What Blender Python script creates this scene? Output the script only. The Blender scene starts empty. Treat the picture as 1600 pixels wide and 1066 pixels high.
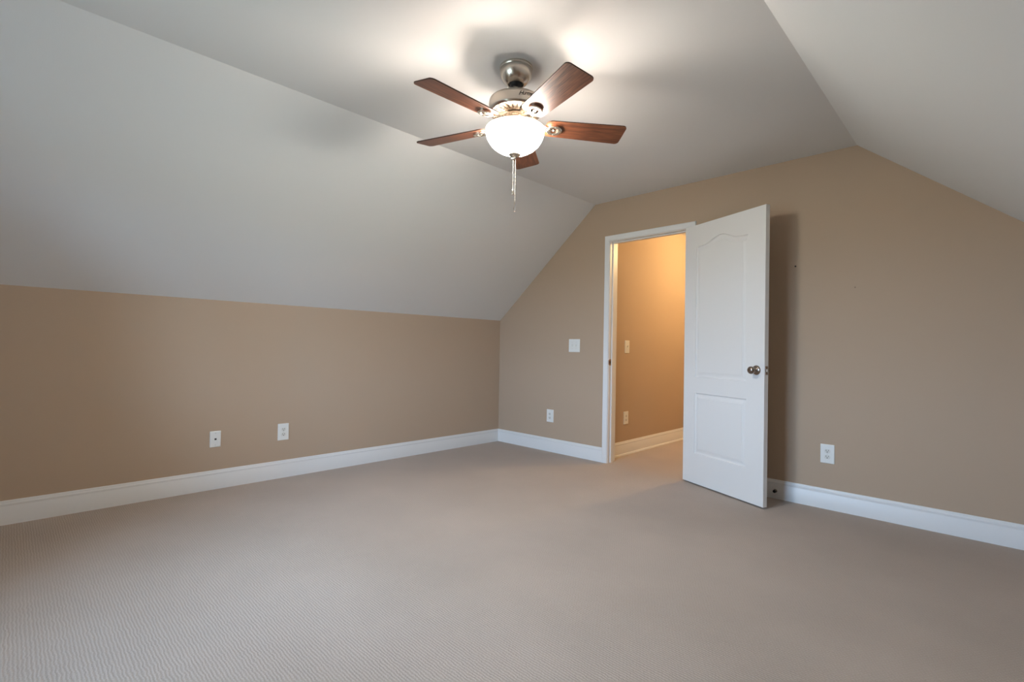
import bpy, bmesh, math
from mathutils import Vector, Matrix

scene = bpy.context.scene
COL = scene.collection
R = math.radians
PI = math.pi

# ------------------------------------------------------------------ camera
CAM_POS = (3.9833, -3.8849, 1.0475)
YAW, PITCH, ROLL, FPX = -0.7733, 0.0138, 0.0179, 770.24
def camera():
    cd = bpy.data.cameras.new('camera'); co = bpy.data.objects.new('camera', cd); COL.objects.link(co)
    cy, sy, cp, sp = math.cos(YAW), math.sin(YAW), math.cos(PITCH), math.sin(PITCH)
    f = Vector((sy*cp, cy*cp, sp)); r = Vector((cy, -sy, 0)); u = r.cross(f)
    c, s = math.cos(ROLL), math.sin(ROLL)
    r2 = c*r + s*u; u2 = -s*r + c*u
    m = Matrix((r2, u2, -f)).transposed().to_4x4(); m.translation = Vector(CAM_POS)
    co.matrix_world = m
    cd.sensor_width = 36; cd.lens = FPX*36/1600; cd.clip_start = .02
    scene.camera = co
camera()

# ------------------------------------------------------------------ light and exposure
WORLD_STRENGTH = 35.0
SKY_COL = (0.49, 0.73, 1.04, 1)
GROUND_COL = (.16, .21, .22, 1)
BULB_W = 12.0# each of the two bulbs in the fan bowl
BULB_COL = (1.0, 0.82, 0.68)
BOWL_EMIT = 88.0
HALL_W = 64.0
HALL_COL = (1.0, 0.70, 0.34)
EXPOSURE = 0.0

def world():
    w = bpy.data.worlds.new('sky'); scene.world = w; w.use_nodes = True
    nt = w.node_tree; nt.nodes.clear()
    out = nt.nodes.new('ShaderNodeOutputWorld'); bg = nt.nodes.new('ShaderNodeBackground')
    tc = nt.nodes.new('ShaderNodeTexCoord'); sep = nt.nodes.new('ShaderNodeSeparateXYZ')
    ramp = nt.nodes.new('ShaderNodeValToRGB'); mr = nt.nodes.new('ShaderNodeMapRange')
    mr.inputs[1].default_value = -1; mr.inputs[2].default_value = 1
    nt.links.new(tc.outputs['Generated'], sep.inputs[0]); nt.links.new(sep.outputs['Z'], mr.inputs[0])
    nt.links.new(mr.outputs[0], ramp.inputs[0]); nt.links.new(ramp.outputs[0], bg.inputs[0])
    ramp.color_ramp.elements[0].position = .48; ramp.color_ramp.elements[0].color = GROUND_COL
    ramp.color_ramp.elements[1].position = .52; ramp.color_ramp.elements[1].color = SKY_COL
    bg.inputs[1].default_value = WORLD_STRENGTH
    nt.links.new(bg.outputs[0], out.inputs[0])
world()
scene.view_settings.view_transform = 'Standard'
scene.view_settings.look = 'None'
scene.view_settings.exposure = EXPOSURE
scene.view_settings.gamma = 1
scene.view_settings.use_curve_mapping = False
scene.cycles.use_denoising = True
scene.cycles.max_bounces = 12
scene.cycles.diffuse_bounces = 8
scene.cycles.sample_clamp_indirect = 6

# room sizes (metres): left wall is x=0, back wall y=0, floor z=0
KNEE, ZC, X1, X2, XR, YF = 1.3515, 2.4234, 1.2681, 3.3383, 4.625, -4.95
DL, DR = 1.4454, 2.2074            # door opening between the jambs
DTOP = 2.047
WT = 0.12                          # back wall thickness
HX0, HX1, HY1 = 1.345, 2.75, 3.1   # hall behind the door
WX0, WX1, WZ0, WZ1 = 1.30, 2.70, 0.62, 1.98   # window opening in the front wall

# ------------------------------------------------------------------ materials
def new_mat(name):
    m = bpy.data.materials.new(name); m.use_nodes = True
    nt = m.node_tree; return m, nt, nt.nodes['Principled BSDF']

def paint(name, col, rough=.6, bump=.0, scale=220, spec=.35):
    m, nt, b = new_mat(name)
    b.inputs['Base Color'].default_value = (*col, 1); b.inputs['Roughness'].default_value = rough
    b.inputs['Specular IOR Level'].default_value = spec
    if bump:
        tc = nt.nodes.new('ShaderNodeTexCoord'); n = nt.nodes.new('ShaderNodeTexNoise'); bp = nt.nodes.new('ShaderNodeBump')
        n.inputs['Scale'].default_value = scale; n.inputs['Detail'].default_value = 4
        bp.inputs['Strength'].default_value = bump; bp.inputs['Distance'].default_value = .002
        nt.links.new(tc.outputs['Object'], n.inputs['Vector']); nt.links.new(n.outputs['Fac'], bp.inputs['Height'])
        nt.links.new(bp.outputs['Normal'], b.inputs['Normal'])
    return m

def metal(name, col, rough=.3, aniso=0, brushed=False):
    m, nt, b = new_mat(name)
    b.inputs['Base Color'].default_value = (*col, 1); b.inputs['Metallic'].default_value = 1
    b.inputs['Roughness'].default_value = rough
    if brushed:
        tc = nt.nodes.new('ShaderNodeTexCoord'); mp = nt.nodes.new('ShaderNodeMapping'); n = nt.nodes.new('ShaderNodeTexNoise')
        mp.inputs['Scale'].default_value = (6, 6, 900); n.inputs['Scale'].default_value = 1; n.inputs['Detail'].default_value = 3
        bp = nt.nodes.new('ShaderNodeBump'); bp.inputs['Strength'].default_value = .25; bp.inputs['Distance'].default_value = .0005
        nt.links.new(tc.outputs['Object'], mp.inputs['Vector']); nt.links.new(mp.outputs[0], n.inputs['Vector'])
        nt.links.new(n.outputs['Fac'], bp.inputs['Height']); nt.links.new(bp.outputs['Normal'], b.inputs['Normal'])
    return m

def carpet_mat():
    m, nt, b = new_mat('looped_carpet')
    N = nt.nodes.new; L = nt.links.new
    tc = N('ShaderNodeTexCoord'); sep = N('ShaderNodeSeparateXYZ'); L(tc.outputs['Object'], sep.inputs[0])
    warp = N('ShaderNodeTexNoise'); warp.inputs['Scale'].default_value = 26; warp.inputs['Detail'].default_value = 3
    L(tc.outputs['Object'], warp.inputs['Vector'])
    def math_(op, a, b_=None, c=None):
        n = N('ShaderNodeMath'); n.operation = op
        for i, v in enumerate((a, b_, c)):
            if v is None: continue
            if isinstance(v, (int, float)): n.inputs[i].default_value = v
            else: L(v, n.inputs[i])
        return n.outputs[0]
    wv = math_('MULTIPLY', math_('SUBTRACT', warp.outputs['Fac'], .5), .015)
    y = math_('ADD', sep.outputs['Y'], wv)
    rows = math_('SINE', math_('MULTIPLY', y, 2*PI/.0105))
    rid = math_('FLOOR', math_('DIVIDE', math_('ADD', y, .0026), .0105))
    xo = math_('ADD', sep.outputs['X'], math_('MULTIPLY', rid, .0063))
    xo = math_('ADD', xo, math_('MULTIPLY', wv, .8))
    loops = math_('SINE', math_('MULTIPLY', xo, 2*PI/.013))
    h = math_('ADD', math_('MULTIPLY', rows, .46), math_('MULTIPLY', loops, .22))
    fine = N('ShaderNodeTexNoise'); fine.inputs['Scale'].default_value = 210; fine.inputs['Detail'].default_value = 2
    L(tc.outputs['Object'], fine.inputs['Vector'])
    h = math_('ADD', h, math_('MULTIPLY', math_('SUBTRACT', fine.outputs['Fac'], .5), 1.6))
    bp = N('ShaderNodeBump'); bp.inputs['Strength'].default_value = .55; bp.inputs['Distance'].default_value = .0016
    L(h, bp.inputs['Height']); L(bp.outputs['Normal'], b.inputs['Normal'])
    # yarn colour: flecked beige, shade painted into gaps between loops, large soft wear patches
    big = N('ShaderNodeTexNoise'); big.inputs['Scale'].default_value = 1.3; big.inputs['Detail'].default_value = 4
    L(tc.outputs['Object'], big.inputs['Vector'])
    t = math_('ADD', math_('MULTIPLY', h, .22), math_('MULTIPLY', big.outputs['Fac'], .55))
    t = math_('ADD', t, .22)
    ramp = N('ShaderNodeValToRGB'); e = ramp.color_ramp.elements
    e[0].position = .0; e[0].color = (.30, .247, .205, 1); e[1].position = 1.0; e[1].color = (.545, .455, .385, 1)
    L(t, ramp.inputs[0]); L(ramp.outputs[0], b.inputs['Base Color'])
    b.inputs['Roughness'].default_value = .95; b.inputs['Specular IOR Level'].default_value = .1
    b.inputs['Sheen Weight'].default_value = .12
    return m

def wood_mat():
    m, nt, b = new_mat('walnut_blade')
    N = nt.nodes.new; L = nt.links.new
    tc = N('ShaderNodeTexCoord'); mp = N('ShaderNodeMapping'); mp.inputs['Scale'].default_value = (3.5, 60, 60)
    L(tc.outputs['Object'], mp.inputs['Vector'])
    n = N('ShaderNodeTexNoise'); n.inputs['Scale'].default_value = 2.2; n.inputs['Detail'].default_value = 7; n.inputs['Distortion'].default_value = .7
    L(mp.outputs[0], n.inputs['Vector'])
    ramp = N('ShaderNodeValToRGB'); e = ramp.color_ramp.elements
    e[0].position = .36; e[0].color = (.07, .021, .010, 1); e[1].position = .68; e[1].color = (.20, .068, .030, 1)
    L(n.outputs['Fac'], ramp.inputs[0]); L(ramp.outputs[0], b.inputs['Base Color'])
    b.inputs['Roughness'].default_value = .38
    return m

def glow_mat():
    m, nt, b = new_mat('frosted_glowing_glass')
    b.inputs['Base Color'].default_value = (.9, .88, .84, 1); b.inputs['Roughness'].default_value = .35
    b.inputs['Emission Color'].default_value = (1.0, .955, .86, 1); b.inputs['Emission Strength'].default_value = BOWL_EMIT
    return m

def pane_mat():
    m = bpy.data.materials.new('window_glass'); m.use_nodes = True; nt = m.node_tree; nt.nodes.clear()
    o = nt.nodes.new('ShaderNodeOutputMaterial'); mx = nt.nodes.new('ShaderNodeMixShader')
    t = nt.nodes.new('ShaderNodeBsdfTransparent'); g = nt.nodes.new('ShaderNodeBsdfGlossy'); g.inputs['Roughness'].default_value = .02
    fr = nt.nodes.new('ShaderNodeFresnel'); fr.inputs[0].default_value = 1.45
    nt.links.new(fr.outputs[0], mx.inputs[0]); nt.links.new(t.outputs[0], mx.inputs[1]); nt.links.new(g.outputs[0], mx.inputs[2])
    nt.links.new(mx.outputs[0], o.inputs[0]); return m

M_WALL = paint('beige_wall_paint', (.47, .36, .265), .75, .12, spec=.2)
M_CEIL = paint('white_ceiling_paint', (.725, .735, .74), .85, .10, spec=.15)
M_TRIM = paint('white_trim_gloss', (.76, .76, .755), .38, spec=.45)
M_DOOR = paint('white_door_paint', (.77, .755, .735), .42, .05, 500, spec=.4)
M_CARPET = carpet_mat()
M_WOOD = wood_mat()
M_EDGE = paint('dark_blade_edge', (.05, .02, .012), .5)
M_NICKEL = metal('brushed_nickel', (.66, .60, .53), .27, brushed=True)
M_KNOB = metal('satin_nickel_knob', (.31, .255, .215), .24)
M_CHROME = metal('bright_nickel', (.74, .67, .58), .27)
M_BLACK = paint('black_rubber', (.012, .012, .013), .45)
M_GLOW = glow_mat()
M_GLASS_IN = paint('frosted_glass_inner_face', (.9, .88, .84), .4)
M_PLATE = paint('white_plastic_plate', (.80, .80, .77), .3, spec=.5)
M_IVORY = paint('light_plastic_device', (.72, .71, .66), .35, spec=.5)
M_SLOT = paint('dark_slot', (.03, .025, .02), .6)
M_BRASS = metal('aged_brass', (.45, .30, .16), .35)
M_PANE = pane_mat()
M_GREYSCREW = metal('screw_metal', (.55, .53, .5), .35)
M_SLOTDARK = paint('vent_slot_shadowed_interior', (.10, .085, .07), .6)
m, nt, b = new_mat('clear_acrylic'); b.inputs['Base Color'].default_value = (.95, .97, 1, 1)
b.inputs['Transmission Weight'].default_value = 1; b.inputs['Roughness'].default_value = .05; b.inputs['IOR'].default_value = 1.45
M_CLEAR = m

# ------------------------------------------------------------------ helpers
def link(name, bm, mats, parent=None, smooth=False, bevel=0, angle=40):
    bmesh.ops.recalc_face_normals(bm, faces=bm.faces)
    me = bpy.data.meshes.new(name); bm.to_mesh(me); bm.free()
    o = bpy.data.objects.new(name, me); COL.objects.link(o)
    for mm in (mats if isinstance(mats, (list, tuple)) else [mats]): me.materials.append(mm)
    if parent: o.parent = parent
    if smooth:
        for p in me.polygons: p.use_smooth = True
        me.set_sharp_from_angle(angle=R(angle))
    if bevel:
        md = o.modifiers.new('edge', 'BEVEL'); md.width = bevel; md.segments = 2; md.limit_method = 'ANGLE'; md.angle_limit = R(40)
    return o

def box(bm, x0, x1, y0, y1, z0, z1, mi=0):
    v = [bm.verts.new(p) for p in ((x0,y0,z0),(x1,y0,z0),(x1,y1,z0),(x0,y1,z0),(x0,y0,z1),(x1,y0,z1),(x1,y1,z1),(x0,y1,z1))]
    for f in ((0,3,2,1),(4,5,6,7),(0,1,5,4),(1,2,6,5),(2,3,7,6),(3,0,4,7)):
        bm.faces.new([v[i] for i in f]).material_index = mi
    return v

def prism(bm, pts, fn, a, b_, mi=0):
    """polygon pts (2D) carried to two ends by fn(u, v, t)."""
    A = [bm.verts.new(fn(u, v, a)) for u, v in pts]; B = [bm.verts.new(fn(u, v, b_)) for u, v in pts]
    n = len(pts)
    for i in range(n): bm.faces.new((A[i], A[(i+1) % n], B[(i+1) % n], B[i])).material_index = mi
    bm.faces.new(A).material_index = mi; bm.faces.new(B[::-1]).material_index = mi

def lathe(bm, prof, seg=48, M=None, cap0=True, cap1=True, mi=0):
    """prof: list of (r, z); r=0 ends become poles."""
    M = M or Matrix.Identity(4); rings = []
    for r_, z_ in prof:
        if r_ < 1e-6: rings.append([bm.verts.new(M @ Vector((0, 0, z_)))])
        else: rings.append([bm.verts.new(M @ Vector((r_*math.cos(2*PI*i/seg), r_*math.sin(2*PI*i/seg), z_))) for i in range(seg)])
    for a, c in zip(rings, rings[1:]):
        for i in range(seg):
            j = (i+1) % seg
            if len(a) == 1 and len(c) == 1: continue
            if len(a) == 1: f = bm.faces.new((a[0], c[i], c[j]))
            elif len(c) == 1: f = bm.faces.new((a[i], a[j], c[0]))
            else: f = bm.faces.new((a[i], a[j], c[j], c[i]))
            f.material_index = mi
    if cap0 and len(rings[0]) > 1: bm.faces.new(rings[0]).material_index = mi
    if cap1 and len(rings[-1]) > 1: bm.faces.new(rings[-1][::-1]).material_index = mi

def tube(bm, pts, rad, seg=10, mi=0):
    rings = []
    for k, p in enumerate(pts):
        p = Vector(p); d = (Vector(pts[min(k+1, len(pts)-1)]) - Vector(pts[max(k-1, 0)])).normalized()
        up = Vector((0, 0, 1)) if abs(d.z) < .9 else Vector((1, 0, 0))
        s = d.cross(up).normalized(); t = s.cross(d); rr = rad[k] if isinstance(rad, (list, tuple)) else rad
        rings.append([bm.verts.new(p + rr*(math.cos(2*PI*i/seg)*s + math.sin(2*PI*i/seg)*t)) for i in range(seg)])
    for a, c in zip(rings, rings[1:]):
        for i in range(seg): bm.faces.new((a[i], a[(i+1) % seg], c[(i+1) % seg], c[i])).material_index = mi
    bm.faces.new(rings[0]).material_index = mi; bm.faces.new(rings[-1][::-1]).material_index = mi

def empty(name, loc, rot=(0, 0, 0), label=None, cat=None, group=None, parent=None):
    o = bpy.data.objects.new(name, None); COL.objects.link(o); o.location = loc; o.rotation_euler = rot
    o.empty_display_size = .05
    if parent: o.parent = parent
    tag(o, label, cat, group); return o

def tag(o, label=None, cat=None, group=None, kind=None):
    if label: o['label'] = label
    if cat: o['category'] = cat
    if group: o['group'] = group
    if kind: o['kind'] = kind
    return o

def struct(o, label, cat): return tag(o, label, cat, None, 'structure')

def copy_tree(src, parent=None):
    c = src.copy(); COL.objects.link(c)
    if parent: c.parent = parent
    for ch in list(src.children): copy_tree(ch, c)
    return c

# ------------------------------------------------------------------ room shell
T = .1
bm = bmesh.new(); box(bm, -T, XR+T, YF-T, HY1+T, -.1, 0)
struct(link('floor', bm, M_CARPET), 'beige looped ribbed carpet covering the whole floor', 'floor')

bm = bmesh.new(); box(bm, -T, 0, YF, 0, 0, KNEE+.02)
struct(link('wall_left', bm, M_WALL), 'low beige knee wall under the left slope of the ceiling', 'wall')
bm = bmesh.new(); box(bm, XR, XR+T, YF, 0, 0, KNEE+.02)
struct(link('wall_right', bm, M_WALL), 'low beige knee wall under the right slope of the ceiling', 'wall')

jt = .019
bm = bmesh.new()
pts = [(-T, 0), (DL-jt, 0), (DL-jt, DTOP+jt), (DR+jt, DTOP+jt), (DR+jt, 0), (XR+T, 0), (XR+T, 2.55), (-T, 2.55)]
prism(bm, pts, lambda u, v, t: (u, t, v), 0, WT)
struct(link('wall_back', bm, M_WALL), 'beige gable wall with the open doorway', 'wall')

# ceiling: one plasterboard skin, slope - flat - slope, bent at two creases
SL = (ZC-KNEE)/X1; SR = (ZC-KNEE)/(XR-X2)
inner = [(0, KNEE), (X1, ZC), (X2, ZC), (XR, KNEE)]
outer = [(XR+T, KNEE), (XR+T, KNEE+.12), (X2+.05, ZC+.1), (X1-.05, ZC+.1), (-T, KNEE+.12), (-T, KNEE)]
bm = bmesh.new(); prism(bm, inner+outer, lambda u, v, t: (u, t, v), YF, 0)
struct(link('ceiling', bm, M_CEIL), 'white attic ceiling, flat in the middle with a slope on each side', 'ceiling')

# front gable wall (behind the camera) with the window opening
bm = bmesh.new()
for (a, c, e, g) in ((-T, WX0, 0, 2.55), (WX1, XR+T, 0, 2.55), (WX0, WX1, 0, WZ0), (WX0, WX1, WZ1, 2.55)):
    box(bm, a, c, YF-T, YF, e, g)
struct(link('wall_front', bm, M_WALL), 'beige gable wall with the window', 'wall')

# ------------------------------------------------------------------ baseboards
BB = [(0, 0), (.014, 0), (.014, .100), (.0125, .103), (.0125, .108), (.0135, .111), (.0125, .117), (.0085, .122), (.0075, .128), (.0055, .133), (.003, .1351), (0, .1351)]
def baseboard(name, p0, p1, nrm, m0=0, m1=0, shoe=False, label=''):
    """run from p0 to p1 along a wall whose inward normal is nrm; m0/m1 = mitre sign at each end."""
    p0 = Vector(p0).to_3d(); p1 = Vector(p1).to_3d(); d = (p1-p0).normalized(); n = Vector(nrm).to_3d()
    bm = bmesh.new()
    def run(prof):
        A = [bm.verts.new(p0 + n*u + d*(u*m0) + Vector((0, 0, v))) for u, v in prof]
        B = [bm.verts.new(p1 + n*u - d*(u*m1) + Vector((0, 0, v))) for u, v in prof]
        k = len(prof)
        for i in range(k): bm.faces.new((A[i], A[(i+1) % k], B[(i+1) % k], B[i]))
        bm.faces.new(A); bm.faces.new(B[::-1])
    run(BB)
    if shoe: run([(.014, 0), (.026, 0), (.0255, .008), (.022, .014), (.017, .0165), (.014, .017)])
    return struct(link(name, bm, M_TRIM, smooth=True, angle=28), label, 'baseboard')
CW = .0538
baseboard('baseboard_left', (0, YF), (0, 0), (1, 0), 1, 1, label='long white baseboard along the left knee wall')
baseboard('baseboard_back_left', (0, 0), (DL-CW, 0), (0, -1), 1, 0, label='short white baseboard between the left corner and the doorway')
baseboard('baseboard_back_right', (DR+CW-.005, 0), (XR, 0), (0, -1), 0, 1, label='white baseboard behind and right of the open door')
baseboard('baseboard_right', (XR, 0), (XR, YF), (-1, 0), 1, 1, label='white baseboard along the right knee wall')
baseboard('baseboard_front', (XR, YF), (0, YF), (0, 1), 1, 1, label='white baseboard under the window')
baseboard('baseboard_hall_left', (HX0, WT), (HX0, HY1), (1, 0), 0, 1, True, label='white baseboard with shoe moulding in the hall beyond the doorway')
baseboard('baseboard_hall_end', (HX0, HY1), (HX1, HY1), (0, -1), 1, 1, True, label='white baseboard on the end wall of the hall')
baseboard('baseboard_hall_right', (HX1, HY1), (HX1, WT), (-1, 0), 1, 0, True, label='white baseboard on the right side of the hall')

# ------------------------------------------------------------------ hall
HZ = 2.4234
bm = bmesh.new(); box(bm, HX0-T, HX0, WT, HY1, 0, HZ)
struct(link('wall_hall_left', bm, M_WALL), 'beige hall wall seen through the doorway', 'wall')
bm = bmesh.new(); box(bm, HX1, HX1+T, WT, HY1, 0, HZ)
struct(link('wall_hall_right', bm, M_WALL), 'beige hall wall hidden behind the open door', 'wall')
bm = bmesh.new(); box(bm, HX0-T, HX1+T, HY1, HY1+T, 0, HZ)
struct(link('wall_hall_end', bm, M_WALL), 'beige end wall of the hall', 'wall')
bm = bmesh.new(); box(bm, HX0-T, HX1+T, WT, HY1+T, HZ, HZ+.1)
struct(link('ceiling_hall', bm, M_CEIL), 'white flat ceiling of the hall', 'ceiling')

# ------------------------------------------------------------------ door casing, jamb and door
def casing_profile(w):   # (distance from opening, thickness)
    return [(0, 0), (0, .009), (.003, .0115), (.007, .0115), (.010, .010), (.028, .0125), (.040, .0155), (w-.006, .0165), (w-.001, .0145), (w, .012), (w, 0)]
def casing(bm, x0, x1, z0, z1, yw, sgn, w, bottom=False):
    """mitred frame round the opening; face sits on plane y=yw and comes out along sgn."""
    prof = casing_profile(w); path = []
    for d, t in prof:
        y = yw + sgn*t
        loop = [(x0-d, y, 0 if not bottom else z0-d), (x0-d, y, z1+d), (x1+d, y, z1+d), (x1+d, y, 0 if not bottom else z0-d)]
        path.append([bm.verts.new(p) for p in loop])
    n = len(prof); segs = 3 if not bottom else 4
    for i in range(n):
        a, c = path[i], path[(i+1) % n]
        for s in range(segs):
            j = (s+1) % 4; bm.faces.new((a[s], a[j], c[j], c[s]))
    if not bottom:
        bm.faces.new([p[0] for p in path]); bm.faces.new([p[3] for p in path][::-1])
rv = .004
bm = bmesh.new(); casing(bm, DL-rv, DR+rv-.003, 0, DTOP+rv, 0, -1, CW-rv)
struct(link('trim_1', bm, M_TRIM, smooth=True, angle=28), 'white moulded casing round the doorway', 'door casing')
bm = bmesh.new(); casing(bm, DL-rv, DR+rv, 0, DTOP+rv, WT, 1, CW-rv)
struct(link('trim_2', bm, M_TRIM, smooth=True, angle=28), 'white casing on the hall side of the doorway', 'door casing')

bm = bmesh.new()
box(bm, DL-jt, DL, -.001, WT+.001, 0, DTOP+jt); box(bm, DR, DR+jt, -.001, WT+.001, 0, DTOP+jt); box(bm, DL, DR, -.001, WT+.001, DTOP, DTOP+jt)
box(bm, DL, DL+.009, .038, .072, 0, DTOP); box(bm, DR-.009, DR, .038, .072, 0, DTOP); box(bm, DL+.009, DR-.009, .038, .072, DTOP-.011, DTOP)
jamb = struct(link('trim_3', bm, M_TRIM, bevel=.0012), 'white door jamb with stops lining the doorway', 'door jamb')
bm = bmesh.new()
box(bm, DL-.0005, DL+.0014, .004, .034, .90, .957); box(bm, DL-.0004, DL+.0016, -.004, .006, .908, .949)
lathe(bm, [(0, 0), (.0035, 0), (.0035, .001), (0, .0014)], 12, Matrix.Translation((DL+.0012, .018, .948)) @ Matrix.Rotation(PI/2, 4, 'Y'))
lathe(bm, [(0, 0), (.0035, 0), (.0035, .001), (0, .0014)], 12, Matrix.Translation((DL+.0012, .018, .909)) @ Matrix.Rotation(PI/2, 4, 'Y'))
box(bm, DL+.0013, DL+.0017, .010, .026, .917, .941, 1)
tag(link('strike_plate', bm, [M_BRASS, M_SLOT], jamb), 'tarnished brass strike plate on the white jamb')

# door slab in its own frame: x from hinge edge to latch edge, y=0 the face seen, y=+TH the other, z up
DW, DH, TH, GAP = .756, 2.032, .035, .012
door = empty('door_1', (2.193, -.0505, GAP), (0, 0, -0.3978))
struct(door, 'white two-panel arched door standing open into the room', 'door')

def panel_outline(x0, x1, z0, z1, rise):
    pts = [(x0, z0), (x1, z0), (x1, z1)]
    if rise:
        n = 28
        for i in range(1, n):
            u = i/n; s = abs(2*u-1)           # eyebrow arch with reverse curves at the shoulders
            flat = .08
            k = 0 if s > 1-flat else (1-flat-s)/(1-flat)
            h = rise*(.5-.5*math.cos(PI*k))**1.7
            pts.append((x1+(x0-x1)*u, z1+h))
    pts.append((x0, z1)); return pts
def inset(pts, d):
    n = len(pts); out = []
    for i in range(n):
        a, b_, c = Vector(pts[i-1]), Vector(pts[i]), Vector(pts[(i+1) % n])
        e1 = (b_-a).normalized(); e2 = (c-b_).normalized()
        n1 = Vector((-e1.y, e1.x)); n2 = Vector((-e2.y, e2.x)); m_ = (n1+n2).normalized()
        out.append(tuple(b_ + m_*(d/max(.35, m_.dot(n1)))))
    return out
PANELS = [panel_outline(.120, DW-.146, .832, 1.860, .052), panel_outline(.120, DW-.146, .235, .708, 0)]
RINGS = [(0, 0), (.0025, .0050), (.006, .0075), (.011, .0085), (.016, .0080), (.026, .0052), (.034, .0030), (.0375, .0026), (.0395, .0010)]
def slab_side(bm, y0, sgn):
    """one moulded face on y=y0, recesses go along sgn."""
    edges = []
    oc = [bm.verts.new((x, y0, z)) for x, z in ((0, 0), (DW, 0), (DW, DH), (0, DH))]
    for i in range(4): edges.append(bm.edges.new((oc[i], oc[(i+1) % 4])))
    for P in PANELS:
        prev = None
        for d, dep in RINGS:
            cur = [bm.verts.new((x, y0+sgn*dep*1.25, z)) for x, z in (inset(P, d) if d else P)]
            n = len(cur)
            if prev is None:
                for i in range(n): edges.append(bm.edges.new((cur[i], cur[(i+1) % n])))
            else:
                for i in range(n): bm.faces.new((prev[i], prev[(i+1) % n], cur[(i+1) % n], cur[i]))
            prev = cur
        bm.faces.new(prev)
    bmesh.ops.triangle_fill(bm, use_beauty=True, edges=edges)
    return oc
bm = bmesh.new()
A = slab_side(bm, 0, 1); B = slab_side(bm, TH, -1)
for i in range(4): bm.faces.new((A[i], A[(i+1) % 4], B[(i+1) % 4], B[i]))
link('slab', bm, M_DOOR, door, smooth=True, angle=18)

def knob_set(parent):
    for s, y0 in ((-1, 0), (1, TH)):
        rot = Matrix.Rotation(PI/2 if s < 0 else -PI/2, 4, 'X')
        bm = bmesh.new(); Mx = Matrix.Translation((.693, y0, .913)) @ rot
        lathe(bm, [(0, 0), (.0330, 0), (.0330, .003), (.0315, .006), (.0270, .009), (.0200, .0115), (.0150, .013), (.0122, .015), (.0112, .020), (.0112, .027),
                   (.0130, .030), (.0185, .0335), (.0235, .039), (.0258, .046), (.0262, .052), (.0248, .058), (.0205, .0635), (.0140, .0670), (.0070, .0683), (0, .0686)], 40, Mx, False, False)
        k = link('door_knob', bm, M_KNOB, parent, smooth=True, angle=50)
        bm = bmesh.new(); Mx2 = Mx @ Matrix.Translation((0, 0, .0684)); lathe(bm, [(0, .001), (.004, .001), (.0045, 0), (0, 0)], 14, Mx2, False, False)
        link('privacy_hole' if s < 0 else 'turn_button', bm, M_KNOB, k)
knob_set(door)
bm = bmesh.new(); box(bm, DW-.001, DW+.0016, .0050, .0300, .885, .942)
lp = tag(link('latch_plate', bm, M_KNOB, door, bevel=.0008), 'satin nickel latch plate in the edge of the door')
bm = bmesh.new()
pts = [(.0105, DW+.001), (.0245, DW+.001), (.0245, DW+.006), (.0125, DW+.0115), (.0105, DW+.0115)]
prism(bm, pts, lambda u, v, t: (v, u, t), .904, .923)
link('latch_bolt', bm, M_CHROME, lp, bevel=.0006)
for zc in (.20, 1.02, 1.83):
    bm = bmesh.new()
    lathe(bm, [(0, -.048), (.004, -.047), (.0058, -.044), (.0058, .044), (.004, .047), (0, .048)], 14, Matrix.Translation((-.003, TH+.006, zc)), False, False)
    box(bm, -.0016, .0006, .006, TH+.004, zc-.044, zc+.044)
    tag(link('hinge', bm, M_KNOB, door, smooth=True), 'satin nickel butt hinge')

# ------------------------------------------------------------------ window in the front wall
win = empty('window_1', ((WX0+WX1)/2, YF, WZ0)); struct(win, 'white double-hung twin window in the front gable wall', 'window')
def local_box(bm, x0, x1, y0, y1, z0, z1): box(bm, x0-(WX0+WX1)/2, x1-(WX0+WX1)/2, y0-YF, y1-YF, z0-WZ0, z1-WZ0)
bm = bmesh.new(); f = .035; xm = (WX0+WX1)/2
local_box(bm, WX0, WX0+f, YF-T, YF, WZ0, WZ1); local_box(bm, WX1-f, WX1, YF-T, YF, WZ0, WZ1)
local_box(bm, WX0+f, WX1-f, YF-T, YF, WZ0, WZ0+f); local_box(bm, WX0+f, WX1-f, YF-T, YF, WZ1-f, WZ1)
local_box(bm, xm-f, xm+f, YF-T, YF, WZ0+f, WZ1-f)
link('window_frame', bm, M_TRIM, win)
for x0, x1 in ((WX0+f, xm-f), (xm+f, WX1-f)):
    zm = (WZ0+WZ1)/2
    for z0, z1, yy in ((WZ0+f, zm+.02, YF-.045), (zm-.02, WZ1-f, YF-.08)):
        bm = bmesh.new(); s = .038
        local_box(bm, x0, x0+s, yy, yy+.03, z0, z1); local_box(bm, x1-s, x1, yy, yy+.03, z0, z1)
        local_box(bm, x0+s, x1-s, yy, yy+.03, z0, z0+s); local_box(bm, x0+s, x1-s, yy, yy+.03, z1-s, z1)
        sh = link('sash', bm, M_TRIM, win)
        bm = bmesh.new(); local_box(bm, x0+s, x1-s, yy+.013, yy+.017, z0+s, z1-s)
        link('pane', bm, M_PANE, sh)
bm = bmesh.new(); box(bm, WX0-.08, WX1+.08, YF-.02, YF+.05, WZ0-.022, WZ0)
struct(link('trim_4', bm, M_TRIM, bevel=.004), 'white window sill board', 'window sill')
bm = bmesh.new(); casing(bm, WX0, WX1, WZ0, WZ1, YF, 1, .057, bottom=True)
struct(link('trim_5', bm, M_TRIM, smooth=True, angle=28), 'white casing round the window', 'window casing')
# daylight portal: guides sky sampling through the window opening, gives off nothing itself
ld = bpy.data.lights.new('window_portal', 'AREA'); ld.shape = 'RECTANGLE'; ld.size = WX1-WX0; ld.size_y = WZ1-WZ0
ld.cycles.is_portal = True
lo = bpy.data.objects.new('window_portal', ld); COL.objects.link(lo); lo.location = (xm, YF-T-.01, (WZ0+WZ1)/2); lo.rotation_euler = (R(90), 0, 0)

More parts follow.
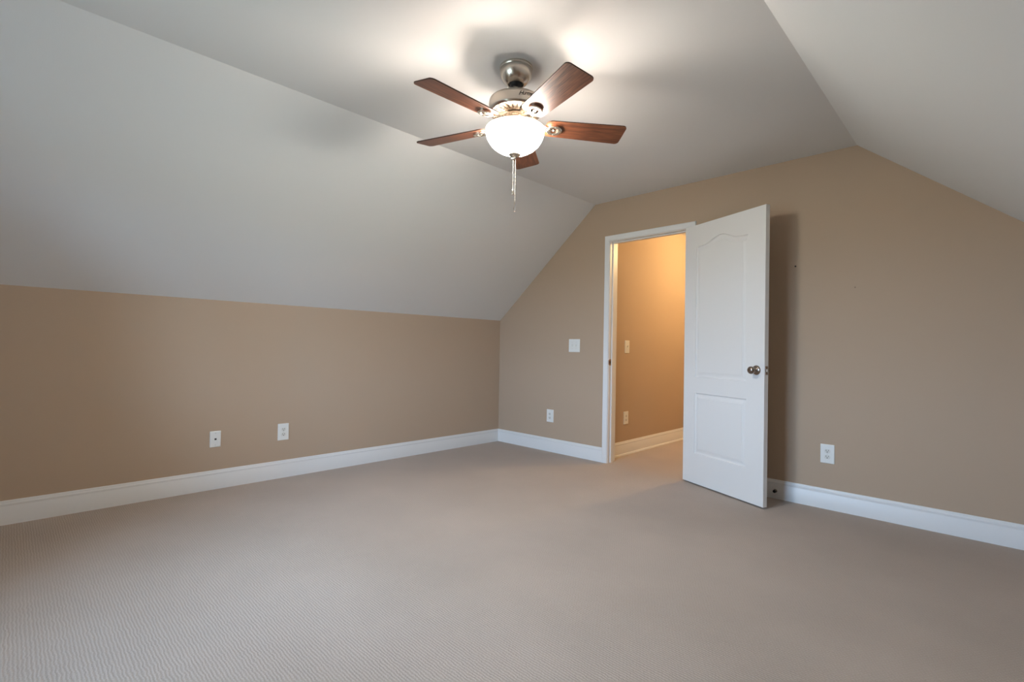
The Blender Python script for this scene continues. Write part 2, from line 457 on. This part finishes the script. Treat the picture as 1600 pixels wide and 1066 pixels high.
# ------------------------------------------------------------------ ceiling fan
FX, FY = 2.3040, -2.1695
fan = empty('ceiling_fan', (FX, FY, ZC), label='brushed nickel ceiling fan with five brown blades and a lit white glass bowl', cat='ceiling fan')
def fz(z): return z-ZC             # world height -> fan frame
bm = bmesh.new()
lathe(bm, [(0, 0), (.0800, 0), (.0815, -.004), (.0810, -.010), (.0785, -.014), (.0795, -.018), (.0785, -.030), (.0740, -.048), (.0650, -.065),
           (.0540, -.078), (.0440, -.0855), (.0400, -.0870), (.0380, -.085), (.0380, -.060), (0, -.055)], 64, None, False, False)
link('canopy', bm, M_NICKEL, fan, smooth=True, angle=35)
bm = bmesh.new(); lathe(bm, [(0, -.058), (.020, -.060), (.031, -.070), (.0330, -.080), (.029, -.091), (.021, -.098), (.015, -.100), (.012, -.100)], 32, None, False, True)
link('hanger_ball', bm, M_BLACK, fan, smooth=True)
bm = bmesh.new(); lathe(bm, [(.0125, -.095), (.0125, fz(2.275)), (.021, fz(2.273)), (.024, fz(2.262)), (.024, fz(2.258))], 28)
link('downrod', bm, M_NICKEL, fan, smooth=True)

# motor housing: drum, flared lip and slotted underside
MR = .130
bm = bmesh.new()
lathe(bm, [(.0, fz(2.2665)), (.060, fz(2.2665)), (.104, fz(2.2655)), (.120, fz(2.262)), (.1275, fz(2.2555)), (.1300, fz(2.247)), (.1300, fz(2.212)),
           (.1312, fz(2.209)), (.1312, fz(2.205)), (.1295, fz(2.202)), (.1270, fz(2.196)), (.1215, fz(2.1915)), (.116, fz(2.1900)), (.114, fz(2.1900))], 96, None, False, False)
NV = 28; r0, r1 = .073, .114; zb = fz(2.190)
def P_(r_, a, z_): return bm.verts.new((r_*math.cos(a), r_*math.sin(a), z_))
for i in range(NV):
    a0 = 2*PI*i/NV; a1 = a0+2*PI/NV*.66; a2 = 2*PI*(i+1)/NV
    q = [P_(r0, a0, zb+.001), P_(r1, a0, zb), P_(r1, a1, zb), P_(r0, a1, zb+.001)]
    up = [P_(r0, a0, zb+.009), P_(r1, a0, zb+.009), P_(r1, a1, zb+.009), P_(r0, a1, zb+.009)]
    bm.faces.new(q)
    for k in range(4): bm.faces.new((q[k], q[(k+1) % 4], up[(k+1) % 4], up[k]))
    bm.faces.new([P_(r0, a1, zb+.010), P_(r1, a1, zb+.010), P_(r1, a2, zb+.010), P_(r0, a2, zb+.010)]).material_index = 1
lathe(bm, [(r1, zb), (r1, zb+.012)], 96, None, False, False)
lathe(bm, [(r0+.0005, zb+.012), (r0+.0005, zb), (.058, zb-.001), (.055, zb+.001), (.055, zb+.014), (0, zb+.014)], 64, None, False, False)
motor = link('motor_housing', bm, [M_NICKEL, M_SLOTDARK], fan, smooth=True, angle=35)

# lettering on the drum
tc_ = bpy.data.curves.new('lettering', 'FONT'); tc_.body = 'Hunter'; tc_.size = .0265; tc_.shear = .45; tc_.offset = .0004; tc_.space_character = .88
to = bpy.data.objects.new('lettering_source', tc_); COL.objects.link(to)
bpy.context.view_layer.update()
tm = bpy.data.meshes.new_from_object(to.evaluated_get(bpy.context.evaluated_depsgraph_get()))
bpy.data.objects.remove(to); bpy.data.curves.remove(tc_)
bm = bmesh.new(); bm.from_mesh(tm); bpy.data.meshes.remove(tm)
bmesh.ops.subdivide_edges(bm, edges=[e for e in bm.edges if e.calc_length() > .004], cuts=2)
CAMA = math.atan2(CAM_POS[1]-FY, CAM_POS[0]-FX)
for v in bm.verts:
    a = CAMA + R(6) + v.co.x/MR
    v.co = Vector(((MR+.0006)*math.cos(a), (MR+.0006)*math.sin(a), fz(2.224)+v.co.y+.10*v.co.x))
link('lettering', bm, M_SLOT, motor)

bm = bmesh.new()
lathe(bm, [(0, fz(2.204)), (.046, fz(2.204)), (.046, fz(2.178)), (.054, fz(2.174)), (.056, fz(2.168)), (.056, fz(2.135)), (.052, fz(2.130)), (.040, fz(2.128)), (.012, fz(2.126)),
           (.006, fz(2.120)), (.006, fz(1.996)), (0, fz(1.996))], 48, None, False, False)
sw = link('switch_housing', bm, M_CHROME, fan, smooth=True, angle=35)

# bowl: open-topped frosted glass with wall thickness
bm = bmesh.new(); prof = []
ZR, DEP, RB = fz(2.113), .117, .1435
for i in range(25):
    t = i/24*PI/2; prof.append((RB*math.cos(t)**.92 if i < 24 else .004, ZR-DEP*math.sin(t)**1.0))
prof = [(RB-.004, ZR+.002), (RB-.001, ZR+.003), (RB+.0005, ZR+.001)] + prof
inn = [prof[-1]] + [(max(.004, r_-.004), z_+.004) for r_, z_ in prof[3:]][::-1] + [(RB-.004, ZR+.002)]
lathe(bm, prof, 72, None, False, False); lathe(bm, inn, 72, None, False, False, 1)
bmesh.ops.remove_doubles(bm, verts=bm.verts, dist=1e-5)
bowl = tag(link('light_bowl', bm, [M_GLOW, M_GLASS_IN], fan, smooth=True, angle=50), 'glowing frosted white glass bowl')
bm = bmesh.new()
lathe(bm, [(0, fz(1.999)), (.022, fz(1.998)), (.0295, fz(1.995)), (.030, fz(1.992)), (.024, fz(1.987)), (.012, fz(1.984)), (.0075, fz(1.981)), (.0075, fz(1.975)), (.005, fz(1.970)), (0, fz(1.969))], 36, None, False, False)
link('finial', bm, M_NICKEL, fan, smooth=True)

# bulbs: real lamps inside the bowl
for k in range(2):
    a = R(20)+k*PI
    l = bpy.data.lights.new('bulb', 'POINT'); l.energy = BULB_W; l.color = BULB_COL; l.shadow_soft_size = .026
    o = bpy.data.objects.new('bulb', l); COL.objects.link(o); o.parent = fan; o.location = (.050*math.cos(a), .050*math.sin(a), fz(2.080))

# blades
BLZ, BLR, PITCHB = 2.138, .551, .2201
def blade_outline():
    pts = []; r0, r1, w0, w1 = .150, BLR+.002, .058, .0700
    def arc(cx, cy, rad, a0, a1, n=7): return [(cx+rad*math.cos(a0+(a1-a0)*i/n), cy+rad*math.sin(a0+(a1-a0)*i/n)) for i in range(n+1)]
    c = .020
    pts += arc(r1-c, -w1+c, c, -PI/2, 0); pts += arc(r1-c, w1-c, c, 0, PI/2)
    c = .030
    pts += arc(r0+c, w0-c, c, PI/2, PI); pts += arc(r0+c, -w0+c, c, PI, 1.5*PI)
    return pts
def make_blade():
    bm = bmesh.new(); th = .0055; out = blade_outline()
    A = [bm.verts.new((u, v, -th/2)) for u, v in out]; B = [bm.verts.new((u, v, th/2)) for u, v in out]
    n = len(out)
    for i in range(n): bm.faces.new((A[i], A[(i+1) % n], B[(i+1) % n], B[i])).material_index = 1
    bm.faces.new(A); bm.faces.new(B[::-1])
    bl = link('blade', bm, [M_WOOD, M_EDGE], fan)
    # blade arm under the blade: stem from the flywheel, scrolled ring medallion with a screw boss
    bm = bmesh.new(); cx = .196; zt = -th/2-.0002
    def ring(ro, ri, z0, z1):
        seg = 36; L_ = []
        prof = [(ro, z1), (ro, z0+.002), (ro-.003, z0), (ri+.003, z0), (ri, z0+.002), (ri, z1)]
        for r_, z_ in prof: L_.append([bm.verts.new((cx+r_*math.cos(2*PI*i/seg), r_*.92*math.sin(2*PI*i/seg), z_)) for i in range(seg)])
        for k in range(len(prof)):
            a, c = L_[k], L_[(k+1) % len(prof)]
            for i in range(seg): bm.faces.new((a[i], a[(i+1) % seg], c[(i+1) % seg], c[i]))
    ring(.0385, .0205, zt-.0110, zt)
    box(bm, cx-.021, cx+.010, -.0045, .0045, zt-.008, zt)
    lathe(bm, [(0, zt), (.0085, zt), (.0085, zt-.008), (.006, zt-.0105), (0, zt-.0112)], 18, Matrix.Translation((cx, 0, 0)), False, False)
    path = [(.060, .034), (.085, .033), (.105, .020), (.125, .004), (.145, -.008), (.163, -.0095)]
    for sgn in (-1, 1):
        prev = None
        for k, (rr, zz) in enumerate(path):
            u = k/(len(path)-1); off = sgn*(.008 + .010*math.sin(PI*u)); wv = .0075
            cur = [bm.verts.new((rr, off-wv, zz)), bm.verts.new((rr, off+wv, zz)), bm.verts.new((rr, off+wv, zz+.006)), bm.verts.new((rr, off-wv, zz+.006))]
            if prev:
                for i in range(4): bm.faces.new((prev[i], prev[(i+1) % 4], cur[(i+1) % 4], cur[i]))
            else: bm.faces.new(cur)
            prev = cur
        bm.faces.new(prev[::-1])
    arm = tag(link('blade_arm', bm, M_CHROME, bl, smooth=True, angle=35), 'scrolled nickel blade arm with round medallion')
    for dx, dy in ((.0, .0295), (.0, -.0295), (.0295, 0)):
        bm = bmesh.new(); lathe(bm, [(.0034, -.0130), (.0034, -.0145), (.002, -.0155), (0, -.0155)], 12, Matrix.Translation((cx+dx, dy*.92, 0)), False, False)
        link('blade_screw', bm, M_GREYSCREW, bl, smooth=True)
    return bl
blade0 = make_blade()
for k in range(5):
    b_ = blade0 if k == 0 else copy_tree(blade0, fan)
    b_.matrix_basis = Matrix.Translation((0, 0, fz(BLZ))) @ Matrix.Rotation(R(-162.1+72*k), 4, 'Z') @ Matrix.Rotation(-PITCHB, 4, 'X')

# pull chains: one with a short nickel fob, one longer with a clear drop
def chain(x, y, z0, z1, fob):
    bm = bmesh.new(); n = int((z0-z1)/.0042)
    tube(bm, [(x, y, z0), (x, y, z1)], .0006, 6)
    for i in range(n+1):
        z = z0-(z0-z1)*i/n
        bmesh.ops.create_icosphere(bm, subdivisions=1, radius=.0016, matrix=Matrix.Translation((x, y, z)))
    c = link('pull_chain', bm, M_CHROME, fan, smooth=True, angle=80)
    bm = bmesh.new()
    if fob == 'nickel':
        lathe(bm, [(0, z1+.002), (.0022, z1), (.0035, z1-.006), (.0050, z1-.016), (.0055, z1-.022), (.0035, z1-.027), (0, z1-.029)], 18, Matrix.Translation((x, y, 0)), False, False)
        link('fob', bm, M_CHROME, c, smooth=True)
    else:
        lathe(bm, [(0, z1+.002), (.0025, z1), (.0030, z1-.006), (.0030, z1-.008), (0, z1-.009)], 18, Matrix.Translation((x, y, 0)), False, False)
        link('fob_cap', bm, M_CHROME, c, smooth=True)
        bm = bmesh.new()
        lathe(bm, [(0, z1-.009), (.0034, z1-.010), (.0052, z1-.020), (.0066, z1-.036), (.0060, z1-.044), (.003, z1-.048), (0, z1-.0485)], 18, Matrix.Translation((x, y, 0)), False, False)
        tag(link('fob', bm, M_CLEAR, c, smooth=True), 'clear teardrop fob')
    return c
rx, ry = math.cos(YAW), -math.sin(YAW)
chain(-.0065*rx, -.0065*ry, fz(1.982), fz(1.822), 'nickel')
chain(.0045*rx, .0045*ry, fz(1.984), fz(1.760), 'clear')
bm = bmesh.new(); bmesh.ops.create_uvsphere(bm, u_segments=16, v_segments=10, radius=.0068, matrix=Matrix.Translation((-.0085*rx, -.0085*ry, fz(1.972))))
link('chain_coupling', bm, M_CHROME, fan, smooth=True, angle=80)

# ------------------------------------------------------------------ wall plates
# built facing -Y (out of the back wall), centred on the origin, then turned on to their wall
def rounded_rect(w, h, c, n=4):
    pts = []
    for cx, cy, a in ((w/2-c, h/2-c, 0), (-w/2+c, h/2-c, PI/2), (-w/2+c, -h/2+c, PI), (w/2-c, -h/2+c, 1.5*PI)):
        for i in range(n+1): pts.append((cx+c*math.cos(a+PI/2*i/n), cy+c*math.sin(a+PI/2*i/n)))
    return pts
def plate_mesh(bm, w, h, t=.0062):
    rings = [(0, 0, .003), (0, .0035, .003), (.0015, .0052, .0028), (.004, t, .002)]
    prev = None
    for ins, d, c in rings:
        cur = [bm.verts.new((x, -d, z)) for x, z in rounded_rect(w-2*ins, h-2*ins, c)]
        if prev:
            n = len(cur)
            for i in range(n): bm.faces.new((prev[i], prev[(i+1) % n], cur[(i+1) % n], cur[i]))
        else: bm.faces.new(cur)
        prev = cur
    bm.faces.new(prev)
def facing(x, z, y=-.006): return Matrix.Translation((x, y, z)) @ Matrix.Rotation(PI/2, 4, 'X')
def screw(x, z, parent, y=-.0060):
    bm = bmesh.new(); lathe(bm, [(0, 0), (.0034, 0), (.0034, .0008), (.002, .0014), (0, .0015)], 16, facing(x, z, y), False, False)
    box(bm, x-.0026, x+.0026, y-.0017, y-.0012, z-.0004, z+.0004, 1)
    link('plate_screw', bm, [M_IVORY, M_SLOT], parent)
WALLROT = {'back': 0, 'left': PI/2, 'hall': PI/2}
def outlet(loc, wall, w, h, label, group=None, decor=False):
    t = empty('electrical_outlet', loc, (0, 0, WALLROT[wall]), label, 'outlet', group)
    bm = bmesh.new(); plate_mesh(bm, w, h); link('cover_plate', bm, M_PLATE, t)
    for zc in (.0195, -.0195):
        bm = bmesh.new(); pts = []
        for i in range(40):
            a = 2*PI*i/40; pts.append((max(-.0172, min(.0172, .0172*1.0*math.cos(a))), max(-.0133, min(.0133, .0172*math.sin(a)))))
        A = [bm.verts.new((x, -.0055, zc+z)) for x, z in pts]; B = [bm.verts.new((x, -.0082, zc+z)) for x, z in pts]
        C_ = [bm.verts.new((x*.95, -.0087, zc+z*.95)) for x, z in pts]
        n = len(pts)
        for i in range(n):
            j = (i+1) % n; bm.faces.new((A[i], A[j], B[j], B[i])); bm.faces.new((B[i], B[j], C_[j], C_[i]))
        bm.faces.new(C_)
        rc = link('receptacle', bm, M_IVORY, t)
        bm = bmesh.new()
        box(bm, -.0078, -.0052, -.0090, -.0080, zc-.001, zc+.0085); box(bm, .0052, .0078, -.0090, -.0080, zc+.000, zc+.0080)
        lathe(bm, [(0, 0), (.0032, 0), (.0032, .001), (0, .001)], 14, facing(0, zc-.0068, -.0080), False, False)
        link('slots', bm, M_SLOT, rc)
    screw(0, 0, t); return t
def toggle_switch(loc, wall, w, h, xs, label, up):
    t = empty('light_switch', loc, (0, 0, WALLROT[wall]), label, 'light switch')
    bm = bmesh.new(); plate_mesh(bm, w, h); link('cover_plate', bm, M_PLATE, t)
    for x in xs:
        bm = bmesh.new(); box(bm, x-.0052, x+.0052, -.0068, -.0058, -.012, .012); fr = link('toggle_slot', bm, M_IVORY, t)
        bm = bmesh.new(); s = 1 if up else -1
        prism(bm, [(-.0058, -.007*s), (-.0058, .007*s), (-.0165, .0125*s), (-.0180, .0085*s)], lambda u, v, tt: (tt, u, v), x-.0042, x+.0042)
        link('toggle', bm, M_PLATE, t, bevel=.0008)
        screw(x, .030, t); screw(x, -.030, t)
    return t
outlet((0, -2.355, .357), 'left', .083, .129, 'white duplex outlet on the left knee wall, right of the jack plate')
outlet((.755, 0, .362), 'back', .088, .127, 'white duplex outlet on the back wall between the corner and the doorway')
outlet((3.186, 0, .370), 'back', .082, .127, 'white duplex outlet on the back wall right of the open door')
outlet((HX0, .471, .365), 'hall', .084, .127, 'warm-lit duplex outlet low on the hall wall through the doorway')
toggle_switch((1.048, 0, 1.080), 'back', .132, .127, (-.023, .023), 'white double light switch on the back wall left of the doorway', True)
toggle_switch((HX0, .475, 1.078), 'hall', .084, .127, (0,), 'single light switch on the hall wall seen through the doorway', True)
# jack plate
jk = empty('jack_plate', (0, -2.827, .356), (0, 0, PI/2), 'white wall plate with one small dark jack on the left knee wall', 'wall plate')
bm = bmesh.new(); plate_mesh(bm, .070, .114); link('cover_plate', bm, M_PLATE, jk)
bm = bmesh.new()
box(bm, -.0065, .0065, -.0072, -.0058, -.006, .006, 1); box(bm, -.0045, .0045, -.0076, -.0071, -.0030, .0045, 0)
link('jack', bm, [M_SLOT, M_SLOTDARK], jk)
screw(0, .042, jk); screw(0, -.042, jk)

# ------------------------------------------------------------------ door stop and wall marks
ds = empty('door_stop', (2.870, -.014, .0565), label='small round metal door stop screwed to the baseboard beside the open door', cat='door stop')
bm = bmesh.new(); lathe(bm, [(0, 0), (.0125, 0), (.0125, .002), (.009, .005), (.0055, .009), (.005, .018), (0, .018)], 20, facing(0, 0, 0), False, False)
link('post', bm, M_KNOB, ds, smooth=True)
bm = bmesh.new(); lathe(bm, [(0, .017), (.0100, .017), (.0112, .020), (.0112, .026), (.009, .030), (0, .031)], 20, facing(0, 0, 0), False, False)
tag(link('rubber_tip', bm, M_BLACK, ds, smooth=True), 'dark rubber tip')

nl = empty('nail', (2.983, 0, 1.6585), label='tiny dark nail in the back wall to the upper right of the open door', cat='nail')
bm = bmesh.new(); lathe(bm, [(.0016, -.004), (.0016, .006), (.0055, .007), (.0060, .0085), (0, .0095)], 14, facing(0, 0, 0), True, False)
link('nail_head', bm, M_SLOT, nl, smooth=True)
bm = bmesh.new(); lathe(bm, [(0, 0), (.0045, 0), (.0040, .0009), (0, .0011)], 14, facing(3.333, 1.4856, 0), False, False)
tag(link('filled_nail_hole', bm, paint('scuffed_filler', (.26, .20, .15), .8)), 'faint brown filled nail hole in the bare wall right of the nail', 'nail hole')

# ------------------------------------------------------------------ hall ceiling lamp
hl = empty('flush_ceiling_lamp', (2.38, 1.55, HZ), label='small round frosted lamp on the hall ceiling beyond the doorway', cat='ceiling lamp')
bm = bmesh.new(); lathe(bm, [(0, 0), (.085, 0), (.085, -.015), (.080, -.020), (0, -.020)], 40, None, False, False)
link('base', bm, M_NICKEL, hl, smooth=True, angle=35)
bm = bmesh.new(); lathe(bm, [(.078, -.020), (.076, -.035), (.060, -.055), (.032, -.068), (0, -.072)], 40, None, False, False)
mg, ntg, bg = new_mat('warm_lamp_glass'); bg.inputs['Emission Color'].default_value = (1, .62, .28, 1); bg.inputs['Emission Strength'].default_value = 14
link('lamp_glass', bm, mg, hl, smooth=True)
l = bpy.data.lights.new('hall_bulb', 'POINT'); l.energy = HALL_W; l.color = HALL_COL; l.shadow_soft_size = .07
o = bpy.data.objects.new('hall_bulb', l); COL.objects.link(o); o.parent = hl; o.location = (0, 0, -.155)
